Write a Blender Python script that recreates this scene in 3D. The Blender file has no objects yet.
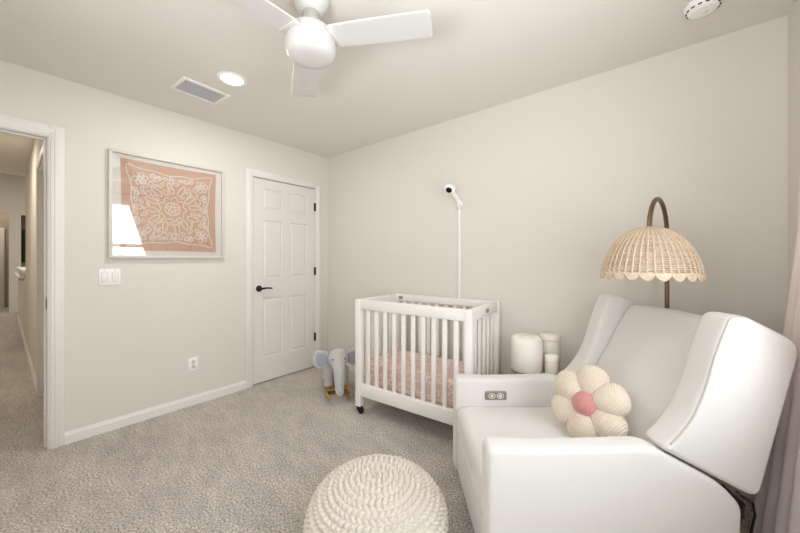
import bpy, bmesh, math, random
import numpy as np
from mathutils import Vector, Matrix, geometry
random.seed(4)
PI = math.pi
scene = bpy.context.scene
COL = scene.collection

# ------------------------------------------------------------------ materials
def lin(c):
    c = c / 255.0
    return c / 12.92 if c <= 0.04045 else ((c + 0.055) / 1.055) ** 2.4
def rgb(r, g, b): return (lin(r), lin(g), lin(b), 1.0)

def mat(name, col, rough=0.6, metal=0.0, spec=0.4, sheen=0.0, noise=None, bump=None, coat=0.0, trans=0.0):
    """noise=(scale, amount) mottles the colour; bump=(scale, strength, distance)"""
    m = bpy.data.materials.new(name); m.use_nodes = True
    nt = m.node_tree; b = nt.nodes['Principled BSDF']
    b.inputs['Base Color'].default_value = col
    b.inputs['Roughness'].default_value = rough
    b.inputs['Metallic'].default_value = metal
    b.inputs['Specular IOR Level'].default_value = spec
    b.inputs['Sheen Weight'].default_value = sheen
    b.inputs['Coat Weight'].default_value = coat
    b.inputs['Transmission Weight'].default_value = trans
    tc = nt.nodes.new('ShaderNodeTexCoord')
    if noise:
        n = nt.nodes.new('ShaderNodeTexNoise'); n.inputs['Scale'].default_value = noise[0]
        n.inputs['Detail'].default_value = 4
        nt.links.new(tc.outputs['Object'], n.inputs['Vector'])
        r = nt.nodes.new('ShaderNodeMapRange')
        r.inputs['From Min'].default_value = 0.3; r.inputs['From Max'].default_value = 0.7
        r.inputs['To Min'].default_value = 1 - noise[1]; r.inputs['To Max'].default_value = 1 + noise[1] * 0.4
        nt.links.new(n.outputs['Fac'], r.inputs['Value'])
        mx = nt.nodes.new('ShaderNodeVectorMath'); mx.operation = 'SCALE'
        mx.inputs[0].default_value = col[:3]
        nt.links.new(r.outputs['Result'], mx.inputs['Scale'])
        nt.links.new(mx.outputs['Vector'], b.inputs['Base Color'])
    if bump:
        n = nt.nodes.new('ShaderNodeTexNoise'); n.inputs['Scale'].default_value = bump[0]
        n.inputs['Detail'].default_value = 3
        nt.links.new(tc.outputs['Object'], n.inputs['Vector'])
        bp = nt.nodes.new('ShaderNodeBump'); bp.inputs['Strength'].default_value = bump[1]
        bp.inputs['Distance'].default_value = bump[2]
        nt.links.new(n.outputs['Fac'], bp.inputs['Height'])
        nt.links.new(bp.outputs['Normal'], b.inputs['Normal'])
    return m

def emit(name, col, strength):
    m = bpy.data.materials.new(name); m.use_nodes = True
    b = m.node_tree.nodes['Principled BSDF']
    b.inputs['Base Color'].default_value = col
    b.inputs['Emission Color'].default_value = col
    b.inputs['Emission Strength'].default_value = strength
    return m

M = {}
M['wall'] = mat('wall_paint', rgb(222, 218, 210), 0.85, spec=0.2, bump=(160, 0.12, 0.002))
M['ceiling'] = mat('ceiling_paint', rgb(226, 222, 215), 0.9, spec=0.1, bump=(120, 0.2, 0.003))
M['trim'] = mat('trim_paint', rgb(232, 230, 226), 0.45, spec=0.4)
M['door'] = mat('door_paint', rgb(226, 223, 218), 0.45, spec=0.4)
M['white'] = mat('white_enamel', rgb(240, 239, 236), 0.4)
M['crib'] = mat('crib_paint', rgb(240, 237, 233), 0.4)
M['fan'] = mat('fan_enamel', rgb(206, 204, 201), 0.45)
M['plastic'] = mat('white_plastic', rgb(243, 242, 240), 0.3)
M['black'] = mat('black_metal', rgb(28, 26, 25), 0.4, metal=0.3)
M['darkmetal'] = mat('dark_steel', rgb(60, 56, 52), 0.45, metal=0.8)
M['steel'] = mat('satin_steel', rgb(160, 156, 150), 0.35, metal=0.9)
M['rubber'] = mat('black_rubber', rgb(22, 22, 22), 0.6)
M['bronze'] = mat('aged_brass', rgb(128, 108, 86), 0.38, metal=0.85)
M['linen'] = mat('cream_upholstery', rgb(221, 218, 214), 0.9, spec=0.15, sheen=0.25, noise=(420, 0.05), bump=(700, 0.25, 0.0015))
M['piping'] = mat('piping_cord', rgb(196, 189, 180), 0.9, spec=0.1)
M['welt'] = mat('cream_welt', rgb(222, 218, 212), 0.9, spec=0.1)
M['lining'] = mat('dark_lining', rgb(58, 54, 50), 0.95, spec=0.1)
M['yarn'] = mat('cream_yarn', rgb(222, 214, 203), 0.95, spec=0.1, sheen=0.2, noise=(240, 0.12), bump=(500, 0.4, 0.002))
M['wicker'] = mat('pale_wicker', rgb(214, 192, 166), 0.7, spec=0.25, noise=(120, 0.18))
M['wickerlight'] = mat('bleached_wicker', rgb(226, 208, 186), 0.7, spec=0.25, noise=(90, 0.14))
M['plush'] = mat('grey_plush', rgb(194, 191, 190), 0.95, spec=0.1, sheen=0.5, noise=(180, 0.10), bump=(260, 0.6, 0.004))
M['plushblue'] = mat('blue_grey_plush', rgb(164, 167, 178), 0.95, spec=0.1, sheen=0.4, bump=(260, 0.6, 0.004))
M['saddle'] = mat('brown_plush', rgb(120, 102, 88), 0.95, spec=0.1, bump=(220, 0.5, 0.004))
M['wood'] = mat('honey_wood', rgb(190, 150, 92), 0.5, noise=(14, 0.22))
M['eye'] = mat('glossy_black', rgb(16, 14, 14), 0.15)
M['terracotta'] = mat('terracotta_ink', rgb(217, 176, 149), 0.85, spec=0.1, noise=(30, 0.04))
M['paper'] = mat('white_paper', rgb(242, 237, 230), 0.85, spec=0.1)
M['frame'] = mat('pale_grey_frame', rgb(212, 207, 200), 0.4)
M['ceramic'] = mat('matte_white_ceramic', rgb(238, 233, 225), 0.5)
M['ceramicgrey'] = mat('warm_white_plastic', rgb(226, 218, 208), 0.55)
M['tabletop'] = mat('table_lacquer', rgb(214, 206, 198), 0.25)
M['darkroom'] = mat('screen_black', rgb(20, 19, 19), 0.3)
M['taupe'] = mat('taupe_paint', rgb(168, 156, 142), 0.85, spec=0.2)
M['ventdark'] = mat('duct_shadow_metal', rgb(48, 48, 50), 0.6)
M['louver'] = mat('louver_grey', rgb(190, 190, 193), 0.5)
M['lens'] = emit('lamp_lens', rgb(255, 250, 240), 6.0)
M['bulb'] = mat('frosted_bulb', rgb(245, 240, 230), 0.3)

def glass_mat(ior=1.5):
    m = bpy.data.materials.new('clear_pane'); m.use_nodes = True
    nt = m.node_tree; nt.nodes.clear()
    o = nt.nodes.new('ShaderNodeOutputMaterial'); mx = nt.nodes.new('ShaderNodeMixShader')
    t = nt.nodes.new('ShaderNodeBsdfTransparent'); g = nt.nodes.new('ShaderNodeBsdfGlossy')
    g.inputs['Roughness'].default_value = 0.02
    fr = nt.nodes.new('ShaderNodeFresnel'); ge = nt.nodes.new('ShaderNodeNewGeometry'); mr = nt.nodes.new('ShaderNodeMapRange')
    mr.inputs['To Min'].default_value = ior; mr.inputs['To Max'].default_value = 1 / ior     # same pane seen from either face
    nt.links.new(ge.outputs['Backfacing'], mr.inputs['Value']); nt.links.new(mr.outputs['Result'], fr.inputs['IOR'])
    nt.links.new(fr.outputs[0], mx.inputs[0]); nt.links.new(t.outputs[0], mx.inputs[1])
    nt.links.new(g.outputs[0], mx.inputs[2]); nt.links.new(mx.outputs[0], o.inputs[0])
    return m
M['glass'] = glass_mat()
M['glazing'] = glass_mat(2.0)

def carpet_mat():
    m = mat('shag_carpet', rgb(172, 163, 153), 1.0, spec=0.02, sheen=0.15)
    nt = m.node_tree; b = nt.nodes['Principled BSDF']
    tc = nt.nodes.new('ShaderNodeTexCoord')
    fine = nt.nodes.new('ShaderNodeTexNoise'); fine.inputs['Scale'].default_value = 100; fine.inputs['Detail'].default_value = 5
    fine.inputs['Roughness'].default_value = 0.7
    mid = nt.nodes.new('ShaderNodeTexNoise'); mid.inputs['Scale'].default_value = 7; mid.inputs['Detail'].default_value = 3
    big = nt.nodes.new('ShaderNodeTexNoise'); big.inputs['Scale'].default_value = 1.8; big.inputs['Detail'].default_value = 2
    mp = nt.nodes.new('ShaderNodeMapping'); mp.inputs['Scale'].default_value = (1, 2.2, 1); mp.inputs['Rotation'].default_value = (0, 0, 0.5)
    nt.links.new(tc.outputs['Object'], mp.inputs['Vector'])
    for n in (fine,): nt.links.new(tc.outputs['Object'], n.inputs['Vector'])
    for n in (mid, big): nt.links.new(mp.outputs['Vector'], n.inputs['Vector'])
    r1 = nt.nodes.new('ShaderNodeValToRGB')
    r1.color_ramp.elements[0].position = 0.34; r1.color_ramp.elements[0].color = rgb(116, 107, 99)
    r1.color_ramp.elements[1].position = 0.66; r1.color_ramp.elements[1].color = rgb(247, 239, 230)
    nt.links.new(fine.outputs['Fac'], r1.inputs['Fac'])
    def scaled(src, lo, hi, base):
        r = nt.nodes.new('ShaderNodeMapRange')
        r.inputs['From Min'].default_value = 0.35; r.inputs['From Max'].default_value = 0.65
        r.inputs['To Min'].default_value = lo; r.inputs['To Max'].default_value = hi
        nt.links.new(src.outputs['Fac'], r.inputs['Value'])
        v = nt.nodes.new('ShaderNodeVectorMath'); v.operation = 'SCALE'
        nt.links.new(base, v.inputs[0]); nt.links.new(r.outputs['Result'], v.inputs['Scale'])
        return v.outputs['Vector']
    c = scaled(mid, 0.90, 1.06, r1.outputs['Color'])
    c = scaled(big, 0.90, 1.06, c)
    nt.links.new(c, b.inputs['Base Color'])
    bp = nt.nodes.new('ShaderNodeBump'); bp.inputs['Strength'].default_value = 0.9; bp.inputs['Distance'].default_value = 0.012
    nt.links.new(fine.outputs['Fac'], bp.inputs['Height']); nt.links.new(bp.outputs['Normal'], b.inputs['Normal'])
    return m
M['carpet'] = carpet_mat()

def ribbed(name, col, scale, axis='X', strength=0.5):
    m = mat(name, col, 0.9, spec=0.1, sheen=0.3)
    nt = m.node_tree; b = nt.nodes['Principled BSDF']
    tc = nt.nodes.new('ShaderNodeTexCoord'); w = nt.nodes.new('ShaderNodeTexWave')
    w.bands_direction = axis; w.inputs['Scale'].default_value = scale; w.inputs['Distortion'].default_value = 0.4
    nt.links.new(tc.outputs['Object'], w.inputs['Vector'])
    bp = nt.nodes.new('ShaderNodeBump'); bp.inputs['Strength'].default_value = strength; bp.inputs['Distance'].default_value = 0.004
    nt.links.new(w.outputs['Fac'], bp.inputs['Height']); nt.links.new(bp.outputs['Normal'], b.inputs['Normal'])
    return m
M['cord'] = ribbed('cream_corduroy', rgb(222, 208, 190), 34, 'X', 0.6)
M['cordpink'] = ribbed('rose_corduroy', rgb(206, 142, 140), 38, 'X', 0.6)

def sheet_mat():
    m = mat('pink_sheet', rgb(222, 190, 184), 0.9, spec=0.1, sheen=0.2)
    nt = m.node_tree; b = nt.nodes['Principled BSDF']
    tc = nt.nodes.new('ShaderNodeTexCoord'); v = nt.nodes.new('ShaderNodeTexVoronoi')
    v.feature = 'DISTANCE_TO_EDGE'; v.inputs['Scale'].default_value = 13
    mp = nt.nodes.new('ShaderNodeMapping'); mp.inputs['Scale'].default_value = (0.6, 1.3, 1.3)
    nt.links.new(tc.outputs['Object'], mp.inputs['Vector']); nt.links.new(mp.outputs['Vector'], v.inputs['Vector'])
    r = nt.nodes.new('ShaderNodeValToRGB')
    r.color_ramp.elements[0].position = 0.03; r.color_ramp.elements[0].color = rgb(232, 215, 206)
    r.color_ramp.elements[1].position = 0.07; r.color_ramp.elements[1].color = rgb(216, 190, 181)
    nt.links.new(v.outputs['Distance'], r.inputs['Fac']); nt.links.new(r.outputs['Color'], b.inputs['Base Color'])
    return m
M['sheet'] = sheet_mat()

def curtain_mat():
    m = mat('dusty_pink_cotton', rgb(240, 226, 222), 0.9, spec=0.1, sheen=0.2, bump=(600, 0.2, 0.001))
    return m
M['curtain'] = curtain_mat()
M['blossom'] = mat('pale_print', rgb(236, 224, 220), 0.9, spec=0.1)

# ------------------------------------------------------------------ mesh helpers
class MB:
    def __init__(s): s.v = []; s.f = []; s.mi = []; s.cur = 0
    def add(s, verts, faces):
        o = len(s.v); s.v += [tuple(p) for p in verts]
        s.f += [tuple(i + o for i in f) for f in faces]; s.mi += [s.cur] * len(faces)
    def box(s, x0, x1, y0, y1, z0, z1, mtx=None):
        vs = [Vector((x, y, z)) for z in (z0, z1) for y in (y0, y1) for x in (x0, x1)]
        if mtx: vs = [mtx @ p for p in vs]
        s.add(vs, [(0, 2, 3, 1), (4, 5, 7, 6), (0, 1, 5, 4), (2, 6, 7, 3), (0, 4, 6, 2), (1, 3, 7, 5)])
    def tube(s, pts, r, n=8, closed=False, caps=True, flat=None):
        pts = [Vector(p) for p in pts]; N = len(pts)
        rs = r if isinstance(r, (list, tuple)) else [r] * N
        vs = []; up = None
        for i in range(N):
            if closed: t = pts[(i + 1) % N] - pts[i - 1]
            else: t = pts[min(i + 1, N - 1)] - pts[max(i - 1, 0)]
            t.normalize()
            if up is None:
                up = Vector((0, 0, 1)) if abs(t.z) < 0.9 else Vector((1, 0, 0))
            a = up - t * up.dot(t)
            if a.length < 1e-5: a = t.orthogonal()
            a.normalize(); bb = t.cross(a); up = a
            for k in range(n):
                th = 2 * PI * k / n
                vs.append(pts[i] + (a * math.cos(th) + bb * math.sin(th)) * rs[i])
        fs = []
        for i in range(N if closed else N - 1):
            for k in range(n):
                j = (i + 1) % N
                fs.append((i * n + k, i * n + (k + 1) % n, j * n + (k + 1) % n, j * n + k))
        if caps and not closed:
            fs.append(tuple(range(n - 1, -1, -1))); fs.append(tuple((N - 1) * n + k for k in range(n)))
        s.add(vs, fs)
    def lathe(s, prof, n=32, c=(0, 0, 0), mtx=None, sx=1, sy=1):
        """prof: list of (r,z)"""
        vs = []; fs = []; m = len(prof)
        for r, z in prof:
            for k in range(n):
                a = 2 * PI * k / n
                p = Vector((max(r, 1e-4) * math.cos(a) * sx, max(r, 1e-4) * math.sin(a) * sy, z))
                if mtx: p = mtx @ p
                vs.append(p + Vector(c))
        for i in range(m - 1):
            for k in range(n):
                fs.append((i * n + k, i * n + (k + 1) % n, (i + 1) * n + (k + 1) % n, (i + 1) * n + k))
        fs.append(tuple(range(n - 1, -1, -1))); fs.append(tuple((m - 1) * n + k for k in range(n)))
        s.add(vs, fs)
    def ell(s, c, r, mtx=None, n=24, m=14):
        prof = [(math.sin(PI * i / m), -math.cos(PI * i / m)) for i in range(m + 1)]
        vs = []; fs = []
        for rr, z in prof:
            for k in range(n):
                a = 2 * PI * k / n
                p = Vector((max(rr, 1e-3) * math.cos(a) * r[0], max(rr, 1e-3) * math.sin(a) * r[1], z * r[2]))
                if mtx: p = mtx @ p
                vs.append(p + Vector(c))
        for i in range(m):
            for k in range(n):
                fs.append((i * n + k, i * n + (k + 1) % n, (i + 1) * n + (k + 1) % n, (i + 1) * n + k))
        fs.append(tuple(range(n - 1, -1, -1))); fs.append(tuple(m * n + k for k in range(n)))
        s.add(vs, fs)
    def build(s, name, mats, parent=None, smooth=False, bevel=0.0, loc=None, auto=None, seg=2):
        me = bpy.data.meshes.new(name); me.from_pydata(s.v, [], s.f)
        for mm in (mats if isinstance(mats, (list, tuple)) else [mats]): me.materials.append(mm)
        me.polygons.foreach_set('material_index', s.mi)
        bm = bmesh.new(); bm.from_mesh(me); bmesh.ops.recalc_face_normals(bm, faces=bm.faces); bm.to_mesh(me); bm.free()
        if smooth or auto or bevel: me.polygons.foreach_set('use_smooth', [True] * len(me.polygons))
        me.update()
        o = bpy.data.objects.new(name, me); COL.objects.link(o)
        if loc: o.location = loc
        if parent: o.parent = parent
        if bevel:
            md = o.modifiers.new('bevel', 'BEVEL'); md.width = bevel; md.segments = seg; md.limit_method = 'ANGLE'; md.angle_limit = math.radians(40)
        if auto and not bevel:
            me.set_sharp_from_angle(angle=math.radians(auto))
        return o

def thing(name, label, cat, loc=(0, 0, 0), rz=0, group=None):
    o = bpy.data.objects.new(name, None); COL.objects.link(o); o.empty_display_size = 0.1
    o.location = loc; o.rotation_euler = (0, 0, rz); o['label'] = label; o['category'] = cat
    if group: o['group'] = group
    return o
def tag(o, label, cat, group=None):
    o['label'] = label; o['category'] = cat
    if group: o['group'] = group
    return o
def struct(o, label, cat):
    o['kind'] = 'structure'; o['label'] = label; o['category'] = cat
    return o

def roundpoly(pts, rad, seg=6, step=0.02):
    """round the corners of a closed polygon, then resample evenly"""
    n = len(pts); out = []
    for i in range(n):
        p = Vector(pts[i]); a = Vector(pts[i - 1]); b = Vector(pts[(i + 1) % n])
        r = rad[i] if isinstance(rad, (list, tuple)) else rad
        da = (a - p); db = (b - p); r2 = min(r, da.length * 0.45, db.length * 0.45)
        if r2 < 1e-4: out.append(p); continue
        p0 = p + da.normalized() * r2; p1 = p + db.normalized() * r2
        for k in range(seg + 1):
            t = k / seg; out.append(p0 * (1 - t) ** 2 + p * 2 * t * (1 - t) + p1 * t * t)
    res = []
    m = len(out)
    for i in range(m):
        a = out[i]; b = out[(i + 1) % m]; d = (b - a).length
        k = max(1, int(round(d / step)))
        for j in range(k): res.append(a + (b - a) * (j / k))
    return res

def inset(pts, d):
    n = len(pts); area = sum(pts[i].x * pts[(i + 1) % n].y - pts[(i + 1) % n].x * pts[i].y for i in range(n))
    sg = 1 if area > 0 else -1
    out = []
    for i in range(n):
        t = (pts[(i + 1) % n] - pts[i - 1])
        if t.length < 1e-9: out.append(pts[i].copy()); continue
        t.normalize(); nn = Vector((-t.y, t.x)) * sg
        out.append(pts[i] + nn * d)
    return out

def slab(mb, prof, d0, d1, r, bulge0=0.0, bulge1=0.0, seg=5, fr=None):
    """cushion-like extrusion of a closed 2-D outline along d with rounded rims and bulging caps; fr maps (a,b,d) -> point"""
    if fr is None: fr = lambda a, b, d: Vector((a, d, b))
    n = len(prof); rings = []
    for i in range(seg + 1):
        a = i / seg * PI / 2; rings.append((inset(prof, r * (1 - math.sin(a))), d0 + r * (1 - math.cos(a))))
    for i in range(seg, -1, -1):
        a = i / seg * PI / 2; rings.append((inset(prof, r * (1 - math.sin(a))), d1 - r * (1 - math.cos(a))))
    vs = []; fs = []
    for pts, d in rings: vs += [fr(p.x, p.y, d) for p in pts]
    for i in range(len(rings) - 1):
        for k in range(n):
            fs.append((i * n + k, i * n + (k + 1) % n, (i + 1) * n + (k + 1) % n, (i + 1) * n + k))
    # both caps: an even triangulated grid inside the rim, gently bulged
    inner = inset(prof, r); P = np.array([(p.x, p.y) for p in inner]); Q = np.roll(P, -1, 0)
    lo = P.min(0); hi = P.max(0); h = max(0.012, min(hi - lo) / 9, max(hi - lo) / 36)
    gx, gy = np.meshgrid(np.arange(lo[0] + h / 2, hi[0], h), np.arange(lo[1] + h / 2, hi[1], h))
    G = np.stack([gx.ravel(), gy.ravel()], 1)
    c = ((P[None, :, 1] > G[:, None, 1]) != (Q[None, :, 1] > G[:, None, 1]))
    dy = np.where(np.abs(Q[:, 1] - P[:, 1]) < 1e-12, 1e-12, Q[:, 1] - P[:, 1])
    xi = P[None, :, 0] + (G[:, None, 1] - P[None, :, 1]) / dy[None] * (Q - P)[None, :, 0]
    ins = (c & (G[:, None, 0] < xi)).sum(1) % 2 == 1
    G = G[ins]; D = np.sqrt(((G[:, None] - P[None]) ** 2).sum(2)).min(1); k = D > 0.55 * h; G = G[k]; D = D[k]
    pts = [Vector((float(a), float(b))) for a, b in P] + [Vector((float(a), float(b))) for a, b in G]
    cv, ce, cf, ov, oe, of = geometry.delaunay_2d_cdt(pts, [(i, (i + 1) % n) for i in range(n)], [], 1, 1e-7)
    wd = 0.45 * float(min(hi - lo))
    for dd, bl, base in ((d0, -bulge0, 0), (d1, bulge1, (len(rings) - 1) * n)):
        idx = []
        for q, o_ in zip(cv, ov):
            o_ = o_[0] if o_ else -1
            if 0 <= o_ < n: idx.append(base + o_)
            else:
                t = min(1.0, float(D[o_ - n]) / wd) if o_ >= n else 0.0
                idx.append(len(vs)); vs.append(fr(q.x, q.y, dd + bl * (t * t * (3 - 2 * t))))
        fs += [tuple(idx[i] for i in f) for f in cf]
    mb.add(vs, fs)

# ------------------------------------------------------------------ camera (level, 14.6 mm equivalent, small downward shift)
YAW = math.radians(39.28)
cam = bpy.data.cameras.new('camera'); co = bpy.data.objects.new('camera', cam); COL.objects.link(co)
co.location = (0, 0, 1.238); co.rotation_euler = (PI / 2, 0, YAW)
cam.sensor_width = 36; cam.lens = 325 / 800 * 36; cam.clip_start = 0.02
cam.shift_y = -(266.5 - 259) / 800
scene.camera = co
FX = Vector((-math.sin(YAW), math.cos(YAW), 0)); RX = Vector((math.cos(YAW), math.sin(YAW), 0))
def LD(l, d, z=0): return RX * l + FX * d + Vector((0, 0, z))   # room point from sideways / forward metres

# ------------------------------------------------------------------ room
XL, XR, YB, YF, ZC = -3.11, 0.465, 2.45, -0.75, 2.44
T = 0.12
DO = (-0.60, 0.182, 2.03)         # hall doorway in the left wall
D1 = (1.543, 2.265, 2.04)         # closet door
mb = MB(); mb.box(-13.2, XR + T, -2.6, 5.2, -0.1, 0)
struct(mb.build('floor', M['carpet']), 'shaggy grey beige carpet covering the room and the hall', 'floor')
mb = MB(); mb.box(XL - T, XR + T, YF - T, YB + T, ZC, ZC + 0.1)
struct(mb.build('ceiling', M['ceiling']), 'off white flat ceiling of the nursery', 'ceiling')
mb = MB()
mb.box(XL - T, XL, YF - T, DO[0] - 0.018, 0, ZC); mb.box(XL - T, XL, DO[0] - 0.018, DO[1] + 0.018, DO[2] + 0.018, ZC)
mb.box(XL - T, XL, DO[1] + 0.018, D1[0] - 0.015, 0, ZC)
mb.box(XL - T, XL, D1[0] - 0.015, D1[1] + 0.015, D1[2] + 0.015, ZC)
mb.box(XL - T, XL - T + 0.02, D1[0] - 0.015, D1[1] + 0.015, 0, D1[2] + 0.015)
mb.box(XL - T, XL, D1[1] + 0.015, YB + T, 0, ZC)
struct(mb.build('wall_left', M['wall']), 'off white wall with the framed print and the white doors', 'wall')
mb = MB(); mb.box(XL, XR + T, YB, YB + T, 0, ZC)
struct(mb.build('wall_back', M['wall']), 'plain beige wall behind the crib and the armchair', 'wall')
W = (-0.25, 1.60, 0.75, 2.15)     # window in the right wall: y0 y1 z0 z1
mb = MB()
mb.box(XR, XR + T, YF - T, W[0], 0, ZC); mb.box(XR, XR + T, W[1], YB, 0, ZC)
mb.box(XR, XR + T, W[0], W[1], 0, W[2]); mb.box(XR, XR + T, W[0], W[1], W[3], ZC)
struct(mb.build('wall_right', M['wall']), 'beige wall on the right with the curtained window', 'wall')
W2 = (-1.10, 0.36, 0.75, 2.15)   # unseen window added for fill light in the wall facing the crib: x0 x1 z0 z1
mb = MB(); mb.box(XL, W2[0], YF - T, YF, 0, ZC); mb.box(W2[1], XR, YF - T, YF, 0, ZC)
mb.box(W2[0], W2[1], YF - T, YF, 0, W2[2]); mb.box(W2[0], W2[1], YF - T, YF, W2[3], ZC)
struct(mb.build('wall_front', M['wall']), 'plain wall facing the crib', 'wall')

# baseboards
def base_prof(mb, p0, p1, nrm, h=0.08, th=0.014):
    p0 = Vector(p0); p1 = Vector(p1); nrm = Vector(nrm)
    prof = [(0, 0), (th, 0), (th, h - 0.022), (th * 0.55, h - 0.01), (th * 0.4, h), (0, h)]
    vs = [p + nrm * a + Vector((0, 0, b)) for p in (p0, p1) for a, b in prof]
    n = len(prof); fs = [(i, (i + 1) % n, n + (i + 1) % n, n + i) for i in range(n)] + [tuple(range(n)), tuple(range(2 * n - 1, n - 1, -1))]
    mb.add(vs, fs)
mb = MB(); base_prof(mb, (XL, DO[1] + 0.079, 0), (XL, 1.474, 0), (1, 0, 0)); base_prof(mb, (XL, 2.334, 0), (XL, YB, 0), (1, 0, 0))
struct(mb.build('baseboard_left', M['trim']), 'white baseboard under the framed print', 'baseboard')
mb = MB(); base_prof(mb, (XL, YB, 0), (XR, YB, 0), (0, -1, 0))
struct(mb.build('baseboard_back', M['trim']), 'white baseboard along the wall behind the crib', 'baseboard')
mb = MB(); base_prof(mb, (XR, YF, 0), (XR, YB, 0), (-1, 0, 0))
struct(mb.build('baseboard_right', M['trim']), 'white baseboard along the window wall', 'baseboard')

# casings
def casing(mb, y0, y1, zt, w=0.068):
    """stepped casing around an opening on the left wall"""
    x = XL
    for (a, b) in ((y0 - w, y0), (y1, y1 + w)):
        inner = b if a < y0 - 0.001 else a
        sgn = -1 if inner == b else 1
        mb.box(x, x + 0.012, a, b, 0, zt + w)
        mb.box(x + 0.012, x + 0.018, min(inner + sgn * 0.010, inner + sgn * 0.052), max(inner + sgn * 0.010, inner + sgn * 0.052), 0, zt + 0.052)
        mb.box(x + 0.018, x + 0.022, min(inner + sgn * 0.028, inner + sgn * 0.050), max(inner + sgn * 0.028, inner + sgn * 0.050), 0, zt + 0.050)
    mb.box(x, x + 0.012, y0, y1, zt, zt + w)
    mb.box(x + 0.012, x + 0.018, y0 - 0.01, y1 + 0.01, zt + 0.010, zt + 0.052)
    mb.box(x + 0.018, x + 0.022, y0 - 0.028, y1 + 0.028, zt + 0.028, zt + 0.050)
mb = MB(); casing(mb, D1[0] - 0.004, D1[1] + 0.004, D1[2] + 0.004)
# jamb of the closet door
mb.box(XL - 0.09, XL + 0.002, D1[0] - 0.015, D1[0] - 0.004, 0, D1[2] + 0.004); mb.box(XL - 0.09, XL + 0.002, D1[1] + 0.004, D1[1] + 0.015, 0, D1[2] + 0.004)
mb.box(XL - 0.09, XL + 0.002, D1[0] - 0.015, D1[1] + 0.015, D1[2] + 0.004, D1[2] + 0.015)
struct(mb.build('trim_1', M['trim'], bevel=0.002), 'white casing around the closed six-panel door', 'door trim')
mb = MB(); casing(mb, DO[0] - 0.005, DO[1] + 0.005, DO[2] + 0.005, 0.074)
mb.box(XL - T - 0.002, XL + 0.002, DO[1], DO[1] + 0.018, 0, DO[2]); mb.box(XL - T - 0.002, XL + 0.002, DO[0] - 0.018, DO[0], 0, DO[2])
mb.box(XL - T - 0.002, XL + 0.002, DO[0] - 0.018, DO[1] + 0.018, DO[2], DO[2] + 0.018)
mb.box(XL - 0.078, XL - 0.042, DO[1] - 0.011, DO[1], 0, DO[2] - 0.011); mb.box(XL - 0.078, XL - 0.042, DO[0], DO[1], DO[2] - 0.011, DO[2])
tr2 = struct(mb.build('trim_2', M['trim'], bevel=0.002), 'white casing and jamb of the open hall doorway', 'door trim')
mb = MB(); mb.box(XL - 0.036, XL - 0.004, DO[1] - 0.0025, DO[1], 0.91, 0.985); mb.box(XL - 0.028, XL - 0.012, DO[1] - 0.0035, DO[1] - 0.0025, 0.93, 0.965)
mb.build('strike_plate', M['darkmetal'], tr2)

# closed six-panel door
bm = bmesh.new()
ys = [0, 0.105, 0.318, 0.405, 0.618, 0.722]; zs = [0.012, 0.248, 0.845, 1.044, 1.626, 1.735, 1.945, 2.036]
x = XL - 0.006
vv = [[bm.verts.new((x, D1[0] + y, z)) for y in ys] for z in zs]
panels = []
for i in range(len(zs) - 1):
    for j in range(len(ys) - 1):
        fc = bm.faces.new((vv[i][j], vv[i][j + 1], vv[i + 1][j + 1], vv[i + 1][j]))
        if j in (1, 3) and i in (1, 3, 5): panels.append(fc)
bm.normal_update()
bmesh.ops.inset_individual(bm, faces=panels, thickness=0.010, depth=-0.009)
bmesh.ops.inset_individual(bm, faces=panels, thickness=0.010, depth=0.0)
bmesh.ops.inset_individual(bm, faces=panels, thickness=0.022, depth=0.007)
bd = [e for e in bm.edges if e.is_boundary]
ex = bmesh.ops.extrude_edge_only(bm, edges=bd)
for v in [g for g in ex['geom'] if isinstance(g, bmesh.types.BMVert)]: v.co.x -= 0.035
bmesh.ops.holes_fill(bm, edges=[e for e in bm.edges if e.is_boundary])
bmesh.ops.recalc_face_normals(bm, faces=bm.faces)
me = bpy.data.meshes.new('door_1'); bm.to_mesh(me); bm.free(); me.materials.append(M['door'])
door = bpy.data.objects.new('door_1', me); COL.objects.link(door)
struct(door, 'closed white six-panel door with black lever handle', 'door')
mb = MB(); hy = 1.605; hz = 0.945; hx = XL - 0.006
mtx = Matrix.Rotation(PI / 2, 4, 'Y')
mb.lathe([(0.031, 0), (0.031, 0.006), (0.026, 0.011), (0.012, 0.013), (0.011, 0.04)], 24, (hx, hy, hz), mtx)
mb.tube([(hx + 0.045, hy - 0.006, hz), (hx + 0.048, hy + 0.02, hz + 0.002), (hx + 0.048, hy + 0.06, hz + 0.005), (hx + 0.046, hy + 0.10, hz + 0.001), (hx + 0.04, hy + 0.118, hz - 0.003)], [0.011, 0.010, 0.008, 0.008, 0.006], 10)
h = mb.build('lever_handle', M['black'], door, smooth=True); h['label'] = 'black lever handle'
for z in (1.832, 1.101, 0.35):
    mb = MB(); mb.tube([(XL + 0.006, D1[1] + 0.001, z - 0.045), (XL + 0.006, D1[1] + 0.001, z + 0.045)], 0.0075, 10)
    mb.box(XL - 0.004, XL + 0.002, D1[1] - 0.012, D1[1] + 0.012, z - 0.045, z + 0.045)
    hg = mb.build('hinge', M['black'], door); hg['label'] = 'black hinge'

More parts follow.
